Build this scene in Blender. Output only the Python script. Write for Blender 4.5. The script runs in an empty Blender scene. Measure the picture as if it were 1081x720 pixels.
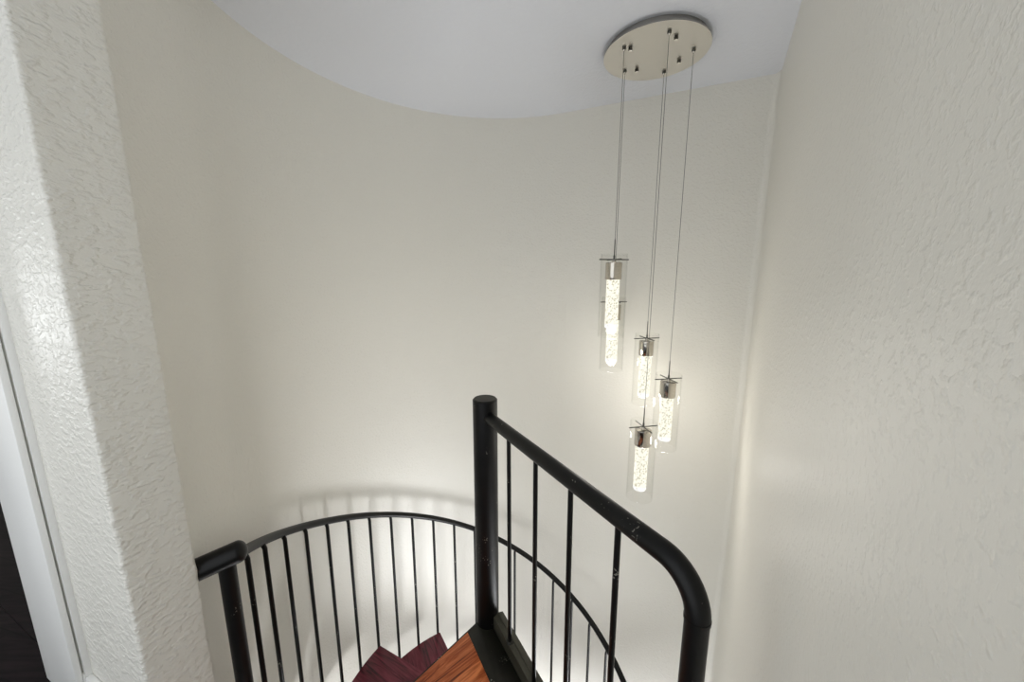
import bpy, bmesh, math, random
from mathutils import Vector, Matrix
random.seed(7)
COL = bpy.context.scene.collection
PI = math.pi
rad = math.radians

# ------------------------------------------------------------------ frame of the place
CAM_Z, LENS_PX, PITCH = 1.594, 388.38, 0.1746
POLE = Vector((-0.1137, 1.48))                 # axis of the spiral staircase
WALL_C, WALL_R = Vector((-0.077, 1.478)), 0.975  # curved stairwell wall
U = Vector((math.cos(rad(-24.2)), math.sin(rad(-24.2))))   # along the hallway wall
V = Vector((-U.y, U.x))                                     # away from the hallway
CEIL, HALL, LOW = 2.544, 0.22, -3.2
def uv(u, v): return U * u + V * v

# ------------------------------------------------------------------ materials
def new_mat(name):
    m = bpy.data.materials.new(name); m.use_nodes = True
    nt = m.node_tree; b = nt.nodes['Principled BSDF']
    return m, nt, b
def N(nt, t, **kw):
    n = nt.nodes.new(t)
    for k, v in kw.items():
        if k in n.inputs: n.inputs[k].default_value = v
        else: setattr(n, k, v)
    return n
def ramp(nt, src, stops):
    r = nt.nodes.new('ShaderNodeValToRGB'); e = r.color_ramp.elements
    while len(e) < len(stops): e.new(0.5)
    for el, (p, c) in zip(e, stops):
        el.position = p; el.color = c if len(c) == 4 else (*c, 1)
    nt.links.new(src, r.inputs['Fac']); return r.outputs['Color']
def g(v): return (v, v, v, 1)
def coords(nt, scale=(1, 1, 1)):
    tc = nt.nodes.new('ShaderNodeTexCoord'); mp = nt.nodes.new('ShaderNodeMapping')
    mp.inputs['Scale'].default_value = scale
    nt.links.new(tc.outputs['Object'], mp.inputs['Vector']); return mp.outputs['Vector']

def plaster(name, col, rough, strength, scale, dist, stretch=(1, 1, 1), lo=0.40, hi=0.62):
    m, nt, b = new_mat(name); L = nt.links.new
    b.inputs['Base Color'].default_value = (*col, 1)
    b.inputs['Roughness'].default_value = rough
    b.inputs['Specular IOR Level'].default_value = 0.5
    c = coords(nt, stretch)
    n1 = N(nt, 'ShaderNodeTexNoise', Scale=scale, Detail=2.5, Roughness=0.5); L(c, n1.inputs['Vector'])
    n2 = N(nt, 'ShaderNodeTexNoise', Scale=scale * 3.1, Detail=2.0, Roughness=0.5); L(c, n2.inputs['Vector'])
    r1 = ramp(nt, n1.outputs['Fac'], [(lo, g(0)), (hi, g(1))])
    mx = N(nt, 'ShaderNodeMath', operation='MULTIPLY_ADD'); L(n2.outputs['Fac'], mx.inputs[0]); mx.inputs[1].default_value = 0.35; L(r1, mx.inputs[2])
    bp = N(nt, 'ShaderNodeBump', Strength=strength, Distance=dist); L(mx.outputs[0], bp.inputs['Height'])
    L(bp.outputs['Normal'], b.inputs['Normal'])
    return m
WALLCOL = (0.74, 0.722, 0.662)
M = {}
M['wall'] = plaster('wall_plaster', WALLCOL, 0.42, 0.34, 85, 0.0028, (1, 1, 1), 0.50, 0.68)
M['pier'] = plaster('pier_plaster', WALLCOL, 0.37, 0.50, 42, 0.0048, (1, 1, 1.8), 0.46, 0.62)
M['ceiling'] = plaster('ceiling_paint', (0.68, 0.695, 0.735), 0.8, 0.30, 60, 0.002)

def paint(name, col, rough, bump=0.0):
    m, nt, b = new_mat(name); b.inputs['Base Color'].default_value = (*col, 1); b.inputs['Roughness'].default_value = rough
    if bump:
        n = N(nt, 'ShaderNodeTexNoise', Scale=140.0, Detail=2.0); nt.links.new(coords(nt), n.inputs['Vector'])
        bp = N(nt, 'ShaderNodeBump', Strength=bump, Distance=0.001); nt.links.new(n.outputs['Fac'], bp.inputs['Height']); nt.links.new(bp.outputs['Normal'], b.inputs['Normal'])
    return m
M['trim'] = paint('white_trim_paint', (0.86, 0.86, 0.84), 0.35, 0.1)

def black_paint(name, col, rough, chips=0.0, brushed=0.0):
    m, nt, b = new_mat(name); L = nt.links.new
    c = coords(nt)
    n = N(nt, 'ShaderNodeTexNoise', Scale=9.0, Detail=4.0); L(c, n.inputs['Vector'])
    base = ramp(nt, n.outputs['Fac'], [(0.35, (*[x * 0.7 for x in col], 1)), (0.7, (*[x * 1.5 for x in col], 1))])
    if chips:
        v = N(nt, 'ShaderNodeTexNoise', Scale=150.0, Detail=2.0); L(c, v.inputs['Vector'])
        p = N(nt, 'ShaderNodeTexNoise', Scale=14.0, Detail=1.0); L(c, p.inputs['Vector'])
        mul = N(nt, 'ShaderNodeMath', operation='MULTIPLY'); L(v.outputs['Fac'], mul.inputs[0]); L(p.outputs['Fac'], mul.inputs[1])
        f = ramp(nt, mul.outputs[0], [(0.43 - 0.02 * chips, g(0)), (0.47 - 0.02 * chips, g(1))])
        mx = N(nt, 'ShaderNodeMix', data_type='RGBA'); L(f, mx.inputs['Factor']); L(base, mx.inputs['A']); mx.inputs['B'].default_value = (0.22, 0.21, 0.18, 1)
        base = mx.outputs['Result']
    L(base, b.inputs['Base Color'])
    b.inputs['Roughness'].default_value = rough; b.inputs['Specular IOR Level'].default_value = 0.26
    n3 = N(nt, 'ShaderNodeTexNoise', Scale=90.0, Detail=3.0); L(c, n3.inputs['Vector'])
    bp = N(nt, 'ShaderNodeBump', Strength=0.15, Distance=0.001); L(n3.outputs['Fac'], bp.inputs['Height']); L(bp.outputs['Normal'], b.inputs['Normal'])
    return m
M['black'] = black_paint('black_painted_steel', (0.0035, 0.0035, 0.0035), 0.40, 0.4)
M['rail'] = black_paint('black_handrail_paint', (0.004, 0.0038, 0.0035), 0.38, 0.0)
M['kerb'] = black_paint('scuffed_sheen_kerb_steel', (0.045, 0.043, 0.032), 0.40, 1.0)  # chipped black steel; the wall's reflected sheen is put into its lighter colour
M['worn'] = black_paint('worn_black_steel', (0.014, 0.0135, 0.010), 0.42, 1.5)

def wood(name, dark, mid, light, rough, gap=None, spec=0.28):
    m, nt, b = new_mat(name); L = nt.links.new
    c = coords(nt, (1.0, 9.0, 9.0))
    n = N(nt, 'ShaderNodeTexNoise', Scale=3.2, Detail=6.0, Roughness=0.6, Distortion=1.6); L(c, n.inputs['Vector'])
    c2 = coords(nt, (3.0, 60.0, 60.0))
    n2 = N(nt, 'ShaderNodeTexNoise', Scale=3.0, Detail=4.0, Roughness=0.7); L(c2, n2.inputs['Vector'])
    mx = N(nt, 'ShaderNodeMath', operation='MULTIPLY_ADD'); L(n2.outputs['Fac'], mx.inputs[0]); mx.inputs[1].default_value = 0.35; L(n.outputs['Fac'], mx.inputs[2])
    colr = ramp(nt, mx.outputs[0], [(0.50, (*dark, 1)), (0.62, (*mid, 1)), (0.82, (*light, 1))])
    if gap:
        tc = nt.nodes.new('ShaderNodeTexCoord'); mp = nt.nodes.new('ShaderNodeMapping'); mp.inputs['Rotation'].default_value = (0, 0, rad(gap))
        L(tc.outputs['Object'], mp.inputs['Vector'])
        br = N(nt, 'ShaderNodeTexBrick'); br.inputs['Scale'].default_value = 1.0; br.inputs['Brick Width'].default_value = 1.1
        br.inputs['Row Height'].default_value = 0.12; br.inputs['Mortar Size'].default_value = 0.0022
        br.inputs['Color1'].default_value = g(1); br.inputs['Color2'].default_value = g(0.7); br.inputs['Mortar'].default_value = g(0.15)
        L(mp.outputs['Vector'], br.inputs['Vector'])
        mm = N(nt, 'ShaderNodeMix', data_type='RGBA', blend_type='MULTIPLY'); mm.inputs['Factor'].default_value = 1
        L(colr, mm.inputs['A']); L(br.outputs['Color'], mm.inputs['B']); colr = mm.outputs['Result']
    L(colr, b.inputs['Base Color']); b.inputs['Roughness'].default_value = rough; b.inputs['Specular IOR Level'].default_value = spec
    bp = N(nt, 'ShaderNodeBump', Strength=0.12, Distance=0.001); L(mx.outputs[0], bp.inputs['Height']); L(bp.outputs['Normal'], b.inputs['Normal'])
    return m
M['tread_wood'] = wood('dark_red_tread_wood', (0.016, 0.003, 0.006), (0.100, 0.011, 0.022), (0.200, 0.030, 0.050), 0.38)
M['landing_wood'] = wood('reddish_brown_landing_wood', (0.050, 0.009, 0.004), (0.36, 0.078, 0.020), (0.72, 0.230, 0.080), 0.40)  # orange-brown tone for the landing board; the treads use a darker purple-red
M['floor'] = wood('dark_floor_planks', (0.003, 0.0015, 0.0025), (0.006, 0.003, 0.0045), (0.014, 0.008, 0.010), 0.42, spec=0.1, gap=-24.2 + 38)
M['lowfloor'] = wood('lower_floor_planks', (0.16, 0.14, 0.12), (0.30, 0.27, 0.24), (0.42, 0.39, 0.35), 0.5, gap=10)

def metal(name, col, rough):
    m, nt, b = new_mat(name); b.inputs['Base Color'].default_value = (*col, 1); b.inputs['Metallic'].default_value = 1; b.inputs['Roughness'].default_value = rough
    return m
M['chrome'] = metal('polished_chrome', (0.62, 0.58, 0.52), 0.12)
M['canopy'] = metal('satin_nickel_plate', (0.86, 0.82, 0.75), 0.32)
M['rim'] = metal('brushed_rim_metal', (0.34, 0.33, 0.31), 0.45)
M['dark'] = metal('dark_screw_steel', (0.10, 0.10, 0.09), 0.35)
M['cable'] = metal('steel_cable', (0.16, 0.15, 0.14), 0.5)

def glass_mat():
    m = bpy.data.materials.new('clear_tube_glass'); m.use_nodes = True; nt = m.node_tree; nt.nodes.clear(); L = nt.links.new
    out = N(nt, 'ShaderNodeOutputMaterial'); mix = N(nt, 'ShaderNodeMixShader'); t = N(nt, 'ShaderNodeBsdfTransparent'); gl = N(nt, 'ShaderNodeBsdfGlossy')
    t.inputs['Color'].default_value = (0.985, 0.985, 0.98, 1); gl.inputs['Roughness'].default_value = 0.04
    lw = N(nt, 'ShaderNodeLayerWeight', Blend=0.5)
    pw = N(nt, 'ShaderNodeMath', operation='POWER'); L(lw.outputs['Facing'], pw.inputs[0]); pw.inputs[1].default_value = 5.0
    ma = N(nt, 'ShaderNodeMath', operation='MULTIPLY_ADD'); L(pw.outputs[0], ma.inputs[0]); ma.inputs[1].default_value = 0.42; ma.inputs[2].default_value = 0.012
    L(ma.outputs[0], mix.inputs[0]); L(t.outputs[0], mix.inputs[1]); L(gl.outputs[0], mix.inputs[2]); L(mix.outputs[0], out.inputs['Surface'])
    return m
M['glass'] = glass_mat()
def crystal_mat(name, lo, hi, strength, scale):
    m, nt, b = new_mat(name); L = nt.links.new
    v = N(nt, 'ShaderNodeTexVoronoi', Scale=scale); L(coords(nt), v.inputs['Vector'])
    n = N(nt, 'ShaderNodeTexNoise', Scale=scale * 0.9, Detail=3.0); L(coords(nt), n.inputs['Vector'])
    a = N(nt, 'ShaderNodeMath', operation='ADD'); L(v.outputs['Distance'], a.inputs[0]); L(n.outputs['Fac'], a.inputs[1])
    c = ramp(nt, a.outputs[0], [(0.64, (*lo, 1)), (1.02 - 0.03, (*hi, 1))])
    b.inputs['Base Color'].default_value = (0.05, 0.05, 0.05, 1); b.inputs['Roughness'].default_value = 0.05
    L(c, b.inputs['Emission Color']); b.inputs['Emission Strength'].default_value = strength
    return m
M['bubble'] = crystal_mat('lit_bubble_crystal', (0.40, 0.36, 0.20), (1.0, 0.97, 0.84), 0.98, 120)
M['crystal_end'] = crystal_mat('lit_clear_crystal_end', (0.80, 0.79, 0.74), (1, 1, 0.98), 0.95, 90)

# ------------------------------------------------------------------ mesh helpers
def link(name, bm, mat, parent=None, loc=(0, 0, 0), smooth=True, angle=35):
    bmesh.ops.recalc_face_normals(bm, faces=bm.faces)
    me = bpy.data.meshes.new(name); bm.to_mesh(me); bm.free()
    for mm in (mat if isinstance(mat, (list, tuple)) else [mat]): me.materials.append(mm)
    if smooth:
        for p in me.polygons: p.use_smooth = True
        me.set_sharp_from_angle(angle=rad(angle))
    o = bpy.data.objects.new(name, me); COL.objects.link(o); o.parent = parent; o.location = loc
    return o
def prism(bm, pts, z0, z1, bevel=0.0):
    a = [bm.verts.new((p[0], p[1], z0)) for p in pts]; b = [bm.verts.new((p[0], p[1], z1)) for p in pts]
    n = len(pts); fs = [bm.faces.new(a[::-1]), bm.faces.new(b)]
    for i in range(n): fs.append(bm.faces.new((a[i], a[(i + 1) % n], b[(i + 1) % n], b[i])))
    if bevel:
        bmesh.ops.recalc_face_normals(bm, faces=fs)
        es = {e for f in fs for e in f.edges}
        bmesh.ops.bevel(bm, geom=list(es), offset=bevel, segments=2, profile=0.5, affect='EDGES')
    return bm
def box(bm, lo, hi, bevel=0.0):
    return prism(bm, [(lo[0], lo[1]), (hi[0], lo[1]), (hi[0], hi[1]), (lo[0], hi[1])], lo[2], hi[2], bevel)
def tube(bm, path, r, seg=16, caps=True, mat=0):
    path = [Vector(p) for p in path]; rings = []; n = len(path); ref = None
    for i, p in enumerate(path):
        t = (path[min(i + 1, n - 1)] - path[max(i - 1, 0)]).normalized()
        if ref is None: ref = t.orthogonal().normalized()
        ref = (ref - t * ref.dot(t)).normalized(); w = t.cross(ref); rr = r[i] if isinstance(r, (list, tuple)) else r
        rings.append([bm.verts.new(p + (ref * math.cos(2 * PI * k / seg) + w * math.sin(2 * PI * k / seg)) * rr) for k in range(seg)])
    for a, b in zip(rings, rings[1:]):
        for k in range(seg):
            f = bm.faces.new((a[k], a[(k + 1) % seg], b[(k + 1) % seg], b[k])); f.material_index = mat
    if caps: bm.faces.new(rings[0][::-1]); bm.faces.new(rings[-1])
    return bm
def lathe(bm, prof, seg=32, c=(0, 0), mats=None):
    rings = []
    for r, z in prof:
        rings.append([bm.verts.new((c[0] + r * math.cos(2 * PI * k / seg), c[1] + r * math.sin(2 * PI * k / seg), z)) for k in range(seg)])
    for i, (a, b) in enumerate(zip(rings, rings[1:])):
        for k in range(seg):
            f = bm.faces.new((a[k], a[(k + 1) % seg], b[(k + 1) % seg], b[k]))
            if mats: f.material_index = mats[i]
    return bm
def disc_lathe(bm, prof, seg=32, c=(0, 0), mats=None):
    lathe(bm, prof, seg, c, mats); bm.verts.ensure_lookup_table()
    vs = list(bm.verts)[-len(prof) * seg:]
    bm.faces.new(vs[:seg][::-1]); f = bm.faces.new(vs[-seg:])
    if mats: f.material_index = mats[-1]
    return bm
def structure(o): o['kind'] = 'structure'; return o
def empty(name, loc, label, cat):
    o = bpy.data.objects.new(name, None); COL.objects.link(o); o.location = loc; o.empty_display_size = 0.1
    o['label'] = label; o['category'] = cat; return o

# ------------------------------------------------------------------ the room
# plan of the stairwell's inner wall line
ang0 = 190.0
arc = [WALL_C + WALL_R * Vector((math.cos(rad(a)), math.sin(rad(a)))) for a in [ang0 - i * (ang0 - 65.8) / 60 for i in range(61)]]
Q = Vector((1.283, 1.953))
dn = (Q - WALL_C).dot(V) - WALL_R
Q = Q - V * dn                                             # corner on the tangent back wall
RW = Vector((math.cos(rad(60.5)), math.sin(rad(60.5))))    # direction of the right wall
p_edge = uv(-1.219, 0.482)                                 # stairwell-side edge of the pier
left_end = p_edge + U * -0.055 + V * 0.0
FR = 0.035                                                 # soft rounded inner corner
turn = math.acos(max(-1, min(1, U.dot(-RW))))
half = turn / 2
tl = FR / math.tan((PI - turn) / 2)
c0 = Q - U * tl; c1 = Q - RW * tl
bis = ((-U) + (-RW)).normalized(); cc = Q + bis * (FR / math.sin((PI - turn) / 2))
fil = []
a0 = math.atan2((c0 - cc).y, (c0 - cc).x); a1 = math.atan2((c1 - cc).y, (c1 - cc).x)
da = (a1 - a0 + PI) % (2 * PI) - PI
for i in range(13): fil.append(cc + FR * Vector((math.cos(a0 + da * i / 12), math.sin(a0 + da * i / 12))))
def strip_wall(name, line, z0, z1, out, thick, mat):
    """a wall slab whose room-side face follows the plan line"""
    n = len(line); outer = []
    for i, p in enumerate(line):
        t = (line[min(i + 1, n - 1)] - line[max(i - 1, 0)]).normalized(); outer.append(p + Vector((-t.y, t.x)) * out * thick)
    bm = bmesh.new(); prism_ring = [line, outer]
    A = [[bm.verts.new((p.x, p.y, z)) for p in line] for z in (z0, z1)]
    B = [[bm.verts.new((p.x, p.y, z)) for p in outer] for z in (z0, z1)]
    for i in range(n - 1):
        bm.faces.new((A[0][i], A[0][i + 1], A[1][i + 1], A[1][i])); bm.faces.new((B[0][i + 1], B[0][i], B[1][i], B[1][i + 1]))
        bm.faces.new((A[1][i], A[1][i + 1], B[1][i + 1], B[1][i])); bm.faces.new((A[0][i + 1], A[0][i], B[0][i], B[0][i + 1]))
    for i in (0, n - 1): bm.faces.new((A[0][i], A[1][i], B[1][i], B[0][i]))
    return structure(link(name, bm, mat))
back_line = [left_end] + arc + [arc[-1].lerp(c0, t) for t in (0.33, 0.66)] + fil[:7]
strip_wall('wall_back', back_line, LOW, CEIL, 1, 0.10, M['wall'])
right_line = fil[6:] + [Q - RW * d for d in (0.5, 1.0, 1.6, 2.2, 2.9)]
strip_wall('wall_right', right_line, LOW, CEIL, 1, 0.10, M['wall'])

# hallway wall with its end face (the pier): rounded plastered corners, hand-uneven
def pier():
    bm = bmesh.new(); r = 0.009; u1, v0, v1, u0 = -1.219, 0.335, 0.482, -1.893
    pts = [(u0, v0)]
    for i in range(7):
        a = -PI / 2 + PI / 2 * i / 6; pts.append((u1 - r + r * math.cos(a), v0 + r + r * math.sin(a)))
    for i in range(1, 8): pts.append((u1, v0 + r + (v1 - v0 - 2 * r) * i / 8))
    for i in range(7):
        a = PI / 2 * i / 6; pts.append((u1 - r + r * math.cos(a), v1 - r + r * math.sin(a)))
    pts.append((u0, v1))
    z0, z1, nz = HALL - 0.32, CEIL, 330
    from mathutils import noise
    rings = []
    for j in range(nz + 1):
        z = z0 + (z1 - z0) * j / nz; ring = []
        for i, (a, b) in enumerate(pts):
            corner = 1 <= i <= 7 or 15 <= i <= 21
            k = 0.0022 if corner else 0.0010
            d = (noise.noise(Vector((a * 14, b * 14, z * 55))) + 0.6 * noise.noise(Vector((a * 30 + 5, b * 30, z * 130)))) * k if 0 < i < len(pts) - 1 else 0
            p = uv(a + d * (1 if i > 1 else 0), b + (d * 0.6 if corner else 0)); ring.append(bm.verts.new((p.x, p.y, z)))
        rings.append(ring)
    n = len(pts)
    for A, B in zip(rings, rings[1:]):
        for i in range(n): bm.faces.new((A[i], A[(i + 1) % n], B[(i + 1) % n], B[i]))
    bm.faces.new(rings[0][::-1]); bm.faces.new(rings[-1])
    return structure(link('wall_left', bm, M['pier'], angle=50))
pier()
# wall beyond the doorway and its head
bm = bmesh.new(); prism(bm, [uv(-4.6, 0.335), uv(-3.5, 0.335), uv(-3.5, 0.482), uv(-4.6, 0.482)], HALL - 0.02, CEIL)
prism(bm, [uv(-3.5, 0.335), uv(-1.893, 0.335), uv(-1.893, 0.482), uv(-3.5, 0.482)], 2.30, CEIL)
structure(link('wall_doorway', bm, M['wall'], smooth=False))
bm = bmesh.new(); prism(bm, [uv(-4.7, -0.75), uv(-4.6, -0.75), uv(-4.6, 2.6), uv(-4.7, 2.6)], HALL - 0.3, CEIL); structure(link('hall_end_light_block', bm, M['wall'], smooth=False))  # unseen hall end, added to cut the light on the right wall
bm = bmesh.new(); prism(bm, [uv(-4.7, -0.85), uv(-2.5, -0.85), uv(-2.5, -0.75), uv(-4.7, -0.75)], HALL - 0.3, CEIL); structure(link('hall_rear_light_block', bm, M['wall'], smooth=False))  # unseen rear wall, added and sized to hold back light from behind
# white door casing: wide flat board, quirk, narrow back band
bm = bmesh.new()
prism(bm, [uv(-1.905, 0.300), uv(-1.603, 0.300), uv(-1.603, 0.3155), uv(-1.905, 0.3155)], HALL, 2.30, 0.003)
prism(bm, [uv(-1.905, 0.3155), uv(-1.63, 0.3155), uv(-1.63, 0.320), uv(-1.905, 0.320)], HALL, 2.30)
prism(bm, [uv(-1.64, 0.3155), uv(-1.603, 0.3155), uv(-1.603, 0.320), uv(-1.64, 0.320)], HALL, HALL + 0.155)
prism(bm, [uv(-1.905, 0.320), uv(-1.603, 0.320), uv(-1.603, 0.338), uv(-1.905, 0.338)], HALL, 2.30, 0.002)
prism(bm, [uv(-1.905, 0.3375), uv(-1.893, 0.3375), uv(-1.893, 0.482), uv(-1.905, 0.482)], HALL, 2.30)
structure(link('trim_1', bm, M['trim'], angle=30))
bm = bmesh.new()
prism(bm, [uv(-1.6025, 0.318), uv(-1.215, 0.318), uv(-1.215, 0.335), uv(-1.6025, 0.335)], HALL, HALL + 0.14, 0.003)
structure(link('baseboard_left', bm, M['trim']))
# floors and ceiling
bm = bmesh.new()
r0 = Q - RW * ((Q - uv(0, 0.335)).dot(V) / RW.dot(V)); r1 = Q - RW * 2.9
def on_right(v): 
    t = ((Q.dot(V)) - v) / RW.dot(V); return Q - RW * t
prism(bm, [uv(-4.6, 0.333), uv(-4.6, -0.75), on_right(-0.75) + U * 0.09, on_right(0.333) + U * 0.09], HALL - 0.30, HALL)
prism(bm, [uv(-4.6, 0.334), uv(-1.80, 0.334), uv(-1.80, 2.6), uv(-4.6, 2.6)], HALL - 0.30, HALL)
structure(link('floor', bm, M['floor'], smooth=False))
bm = bmesh.new(); box(bm, (-4.5, -3.5, LOW - 0.1), (3.0, 4.0, LOW)); structure(link('floor_lower', bm, M['lowfloor'], smooth=False))
bm = bmesh.new(); prism(bm, [uv(-4.6, -0.75), uv(1.6, -0.75), uv(1.6, 2.8), uv(-4.6, 2.8)], CEIL, CEIL + 0.1); structure(link('ceiling', bm, M['ceiling'], smooth=False))

# ------------------------------------------------------------------ the spiral staircase (parts in pole-axis coordinates)
stair = empty('spiral_staircase', (POLE.x, POLE.y, LOW), 'black steel spiral staircase with red wood treads in the curved stairwell', 'staircase')
ZL = (0, 0, -LOW)
def part(name, bm, mat, parent=stair, **kw): return link(name, bm, mat, parent, ZL if parent is stair else (0, 0, 0), **kw)
def pol(r, a): return (r * math.cos(rad(a)), r * math.sin(rad(a)))
PR, POLE_TOP = 0.0520, 1.086
bm = bmesh.new(); disc_lathe(bm, [(PR, LOW), (PR, POLE_TOP - 0.003), (PR - 0.003, POLE_TOP - 0.0005)], 40)
pole = part('center_pole', bm, M['black'])
bm = bmesh.new(); disc_lathe(bm, [(PR - 0.004, POLE_TOP - 0.0005), (PR - 0.004, POLE_TOP + 0.0015), (PR - 0.0055, POLE_TOP + 0.003)], 40)
cap = part('pole_cap', bm, M['worn'], pole); cap['label'] = 'flat steel disc closing the pole top'
# treads
STEP, RISE, A0, Z0, RT = 30.3, 0.2337, 210.0, -0.158, 0.803
def tread_pts(inset=0.0):
    pts = [pol(0.060 - inset * 0, -62), ]
    for i in range(13): pts.append(pol(RT - inset, 0.0 + (33.5) * i / 12))
    pts.append(pol(0.060, 33.5 + 62))
    for k in range(5): pts.append(pol(0.056, 33.5 + 50 - (33.5 + 100) * k / 4))
    return pts
proto = None
for k in range(13):
    z = Z0 - RISE * k
    if proto is None:
        bm = bmesh.new(); prism(bm, tread_pts(), -0.034, 0.0, 0.003)
        t = link('tread', bm, M['tread_wood'], stair)
        bm = bmesh.new(); prism(bm, tread_pts(0.004), -0.056, -0.0345)
        fr = link('tread_frame', bm, M['black'], t); fr['label'] = 'black steel plate under the tread'
        proto = (t, fr)
    else:
        t = proto[0].copy(); COL.objects.link(t); fr = proto[1].copy(); COL.objects.link(fr); fr.parent = t
    t.location = (0, 0, z - LOW); t.rotation_euler = (0, 0, rad(A0 - STEP * k))
# outer helical handrail
RR = 0.825
def zr(a): return CAM_Z - 1.1098 - 0.4464 * (PI - rad(a))
def rrail(a): return RR + 0.049 * (max(0.0, a - 165) / 43.6) ** 1.5
CAPZ = CAM_Z - 0.845
path = []
for i in range(0, 260):
    a = 213.0 - i * 1.15
    if zr(a) < LOW + 0.75: break
    path.append((*pol(rrail(a), a), zr(a)))
bm = bmesh.new(); tube(bm, path, 0.0165, 16); rail = part('handrail', bm, M['rail'])
# level end piece with a rounded nose, carried by a post at the wall end
e0 = Vector((-0.845, 1.023)) - POLE; e1 = Vector((-0.955, 0.962)) - POLE
d2 = (e1 - e0).normalized(); L0 = Vector((e0.x, e0.y, CAPZ)); dv = Vector((d2.x, d2.y, -0.20)); rc = 0.0335
pth, rrs = [], []
for i in range(9):
    a = PI / 2 * i / 8; pth.append(L0 + dv * (0.012 - 0.024 * math.cos(a))); rrs.append(max(0.0015, rc * math.sin(a)))
for t in (0.04, 0.08, 0.125): pth.append(L0 + dv * t); rrs.append(rc)
bm = bmesh.new(); tube(bm, pth, rrs, 24); part('handrail_end', bm, M['rail'])
pp = L0 + dv * 0.044
bm = bmesh.new(); tube(bm, [(pp.x, pp.y, LOW), (pp.x, pp.y, CAPZ - 0.012)], 0.0230, 24); part('newel_post', bm, M['black'])
# balusters of the outer rail
i = 0
while True:
    a = 208.6 - 9.848 * i; zt = zr(a) - 0.008
    k = math.floor((A0 - a) / STEP) + 1
    k = max(0, k); zb = Z0 - RISE * k - 0.05
    if zt < LOW + 0.8 or k > 12: break
    bm = bmesh.new(); x, y = pol(rrail(a) - 0.012, a)
    tube(bm, [(x, y, zb), (x, y, zt - 0.02), (*pol(rrail(a) - 0.006, a), zt)], 0.0082, 12); part('baluster', bm, M['black']); i += 1
# landing: steel plate, wooden board, raised kerb, guard rail
GD = Vector((math.cos(rad(298.5)), math.sin(rad(298.5)))); GN = Vector((-GD.y, GD.x)) ; GN = GN if GN.x > 0 else -GN
def gp(t, off): return GD * t + GN * off
LD = Vector((math.cos(rad(228)), math.sin(rad(228)))); LP = Vector((-0.044, -0.005))
hall_v = 0.334 - POLE.dot(V)
def to_hall(p, d): return p + d * ((hall_v - p.dot(V)) / d.dot(V))
tipL = LP + Vector((0.012, 0.030)); lf = to_hall(LP, LD)
rt0, rt1 = gp(-0.02, 0.005), gp(1.04, 0.005)
rt2 = rt1 - V * (rt1.dot(V) - hall_v)
bm = bmesh.new(); prism(bm, [LP, lf, rt2, rt1, rt0, tipL], -0.075, 0.0, 0.002); land = part('landing', bm, M['worn'], angle=30)
# wooden board let into it
LN = Vector((-LD.y, LD.x)); LN = LN if LN.dot(GN) > 0 else -LN
def meet(p, d, q, e):
    cr = d.x * e.y - d.y * e.x; w = q - p; return p + d * ((w.x * e.y - w.y * e.x) / cr)
wl = LP + LN * 0.010; wr = gp(0, -0.109)
tip = meet(wl, LD, wr, GD); b1 = to_hall(wl, LD) - LD * 0.01; b2 = to_hall(wr, GD) - GD * 0.01
if b2.dot(GD) > 1.0: b2 = b2
bm = bmesh.new()
t_r = wr + GD * 1.02; t_r2 = t_r - V * (t_r.dot(V) - hall_v - 0.01)
prism(bm, [Vector((0, 0)), b1 - tip, t_r2 - tip, t_r - tip], 0.0, 0.006, 0.0015)
ang = math.atan2(LD.y, LD.x) - rad(8)
bm.transform(Matrix.Rotation(-ang, 4, 'Z'))
o = link('landing_board', bm, M['landing_wood'], land, (tip.x, tip.y, 0.0)); o.rotation_euler = (0, 0, ang); o['label'] = 'reddish brown wooden board'
# kerb under the balusters
bm = bmesh.new()
q = [gp(0.035, 0.0045), gp(1.03, 0.0045), gp(1.03, 0.056), gp(0.045, 0.056)]
prism(bm, q, -0.10, 0.060, 0.002)
prism(bm, [gp(0.045, 0.030), gp(1.03, 0.030), gp(1.03, 0.034), gp(0.045, 0.034)], 0.058, 0.0635)
part('landing_kerb', bm, M['kerb'], land, angle=30)
# guard rail: straight pipe, bend, post
GZ, GR = CAM_Z - 0.578, 0.0245
bend, tp = 0.085, 0.985
path = [Vector((*gp(0.035, 0.0), GZ)), Vector((*gp(0.3, 0.002), GZ)), Vector((*gp(tp - bend, 0.010), GZ))]
for i in range(1, 13):
    a = PI / 2 * i / 12; path.append(Vector((*gp(tp - bend + bend * math.sin(a), 0.010), GZ - bend + bend * math.cos(a))))
bm = bmesh.new(); tube(bm, path, GR, 24); guard = part('guard_rail', bm, M['black'])
bm = bmesh.new(); tube(bm, [(*gp(tp, 0.010), GZ - bend), (*gp(tp, 0.010), -0.02)], GR - 0.001, 24)
tube(bm, [(*gp(tp, 0.010), GZ - bend - 0.004), (*gp(tp, 0.010), GZ - bend + 0.004)], GR + 0.0008, 24)
part('guard_post', bm, M['black'])
for t in (0.190, 0.383, 0.575, 0.765):
    bm = bmesh.new(); tube(bm, [(*gp(t, 0.016), 0.058), (*gp(t, 0.012), GZ - 0.015)], 0.0082, 14); b = part('guard_baluster', bm, M['black'])
    bm = bmesh.new(); lathe(bm, [(0.0085, 0.0605), (0.016, 0.0612), (0.013, 0.066), (0.0085, 0.0685)], 14, gp(t, 0.016)); part('weld_collar', bm, M['worn'], b)

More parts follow.
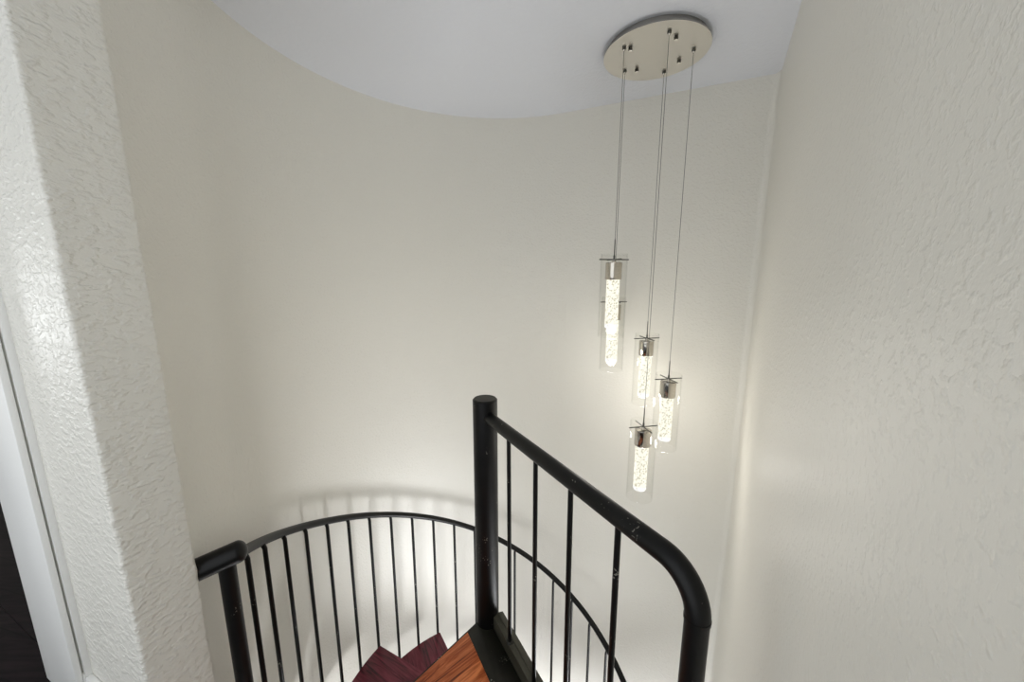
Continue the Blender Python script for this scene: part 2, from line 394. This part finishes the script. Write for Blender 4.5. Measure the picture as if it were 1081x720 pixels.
# ------------------------------------------------------------------ the chandelier
CX, CY, CR, CB = 0.604, 1.737, 0.212, 2.514
chand = empty('pendant_chandelier', (CX, CY, CEIL), 'round nickel ceiling chandelier with five hanging bubble crystal pendants', 'chandelier')
def cpart(name, bm, mat, parent=chand, **kw): return link(name, bm, mat, parent, **kw)
def C3(x, y, z): return Vector((x - CX, y - CY, z - CEIL))
bm = bmesh.new(); z0 = CB - CEIL
disc_lathe(bm, [(CR - 0.016, 0.0), (CR - 0.016, z0 + 0.010), (CR - 0.002, z0 + 0.009), (CR, z0 + 0.007), (CR, z0 + 0.001), (CR - 0.001, z0)], 96, mats=[1, 1, 1, 1, 0, 0])
canopy = cpart('canopy', bm, [M['canopy'], M['rim']])
pend = dict(a=(0.458, 1.688, 1.667), b=(0.513, 1.859, 1.466), c=(0.694, 1.867, 1.279), d=(0.600, 1.586, 0.917), e=(0.748, 1.699, 1.111))
for n, (sx, sy) in enumerate([(0.485, 1.692), (0.564, 1.849), (0.641, 1.62), (0.723, 1.779)]):
    bm = bmesh.new(); c = (sx - CX, sy - CY)
    disc_lathe(bm, [(0.0085, z0 - 0.0002), (0.0085, z0 - 0.006), (0.0065, z0 - 0.0065), (0.0085, z0 - 0.0070), (0.0085, z0 - 0.012), (0.0050, z0 - 0.0145)], 6, c, mats=[0, 0, 0, 0, 1, 1]); cpart('screw_cap', bm, [M['dark'], M['canopy']], canopy, smooth=False)
protoP = None
LED = 1.2
for key in 'abcde':
    x, y, z = pend[key]
    bm = bmesh.new(); c = (x - CX, y - CY)
    disc_lathe(bm, [(0.0075, z0 - 0.0002), (0.0080, z0 - 0.006), (0.0055, z0 - 0.010), (0.0025, z0 - 0.016)], 12, c, mats=[1, 1, 0, 0]); cpart('cable_grip', bm, [M['chrome'], M['dark']], canopy)
    if protoP is None:
        bm = bmesh.new(); disc_lathe(bm, [(0.0055, 0.000), (0.0075, -0.006), (0.010, -0.011), (0.034, -0.0125), (0.0365, -0.015), (0.0365, -0.086), (0.0350, -0.0885)], 36)
        sock = link('pendant_socket', bm, M['chrome'], chand)
        subs = []
        def sub(name, bm, mat, **kw):
            o = link(name, bm, mat, sock, **kw); subs.append(o); return o
        bm = bmesh.new(); disc_lathe(bm, [(0.0275, -0.088), (0.0290, -0.090), (0.0290, -0.283), (0.0290, -0.288), (0.0290, -0.304), (0.0265, -0.309)], 32, mats=[0, 0, 0, 1, 1, 1])
        sub('crystal_rod', bm, [M['bubble'], M['crystal_end']])
        bm = bmesh.new(); ro, ri = 0.0590, 0.0562
        lathe(bm, [(ri, 0.024), (ro, 0.024), (ro, -0.350), (ri, -0.350), (ri, 0.024)], 48); sub('glass_tube', bm, M['glass'])
        for aa in (10, 100):
            v = Vector((math.cos(rad(aa)), math.sin(rad(aa)), 0)) * 0.070
            bm = bmesh.new(); tube(bm, [-v, v], 0.0026, 8); sub('cross_pin', bm, M['dark'])
        bm = bmesh.new(); disc_lathe(bm, [(0.0045, 0.000), (0.0045, 0.016), (0.0026, 0.020), (0.0022, 0.085), (0.0012, 0.090)], 12); sub('stem', bm, M['dark'])
        protoP = (sock, subs); S = sock
    else:
        S = protoP[0].copy(); COL.objects.link(S)
        for o in protoP[1]:
            cpy = o.copy(); COL.objects.link(cpy); cpy.parent = S
    S.location = C3(x, y, z)
    ld = bpy.data.lights.new('pendant_led', 'POINT'); ld.energy = LED; ld.shadow_soft_size = 0.024; ld.color = (1.0, 0.96, 0.90)
    lo = bpy.data.objects.new('pendant_led', ld); COL.objects.link(lo); lo.parent = S; lo.location = (0, 0, -0.336)
    bm = bmesh.new(); tube(bm, [(0, 0, 0.088), (0, 0, CB - z + 0.001)], 0.0011, 8); link('cable', bm, M['cable'], S)

# ------------------------------------------------------------------ light
w = bpy.data.worlds.new('World'); bpy.context.scene.world = w; w.use_nodes = True
bg = w.node_tree.nodes['Background']; bg.inputs['Color'].default_value = (0.93, 0.965, 1.0, 1); bg.inputs['Strength'].default_value = 1.28
def area(name, loc, target, sx, sy, power, col, spread=180):
    l = bpy.data.lights.new(name, 'AREA'); l.shape = 'RECTANGLE'; l.size = sx; l.size_y = sy; l.energy = power; l.color = col
    l.spread = rad(spread)
    o = bpy.data.objects.new(name, l); COL.objects.link(o); o.location = loc
    o.rotation_euler = (Vector(target) - Vector(loc)).to_track_quat('-Z', 'Y').to_euler(); return o
p = uv(-4.5, -0.40); area('assumed_hall_window_light', (p.x, p.y, 1.27), (p.x + U.x, p.y + U.y, 1.27), 0.42, 0.72, 7.5, (0.95, 0.98, 1.0))  # assumed window at the hall end, inferred from the left wall's glare
area('stairwell_side_fill', (0.74, 1.16, -1.30), (-1.0, 1.28, 0.45), 1.0, 1.0, 40, (0.96, 0.975, 1.0), 120)  # added fill from low on the right, no window there; evens the stairwell walls
area('added_floor_fill', (-0.15, 1.25, LOW + 0.06), (-0.15, 1.2501, 0), 1.8, 1.8, 70, (0.96, 0.975, 1.0))  # added upward fill at floor level, no lamp there; lifts walls and ceiling

# ------------------------------------------------------------------ camera
cam = bpy.data.cameras.new('camera'); cam.sensor_width = 36; cam.lens = LENS_PX / 1081 * 36; cam.clip_start = 0.02
co = bpy.data.objects.new('camera', cam); COL.objects.link(co); co.location = (0, 0, CAM_Z); co.rotation_euler = (PI / 2 - PITCH, 0, 0)
sc = bpy.context.scene; sc.camera = co
sc.view_settings.view_transform = 'Standard'; sc.view_settings.look = 'None'; sc.view_settings.gamma = 1; sc.view_settings.use_curve_mapping = False
sc.view_settings.exposure = 0.16
sc.cycles.max_bounces = 18; sc.cycles.diffuse_bounces = 14
sc.cycles.transparent_max_bounces = 24
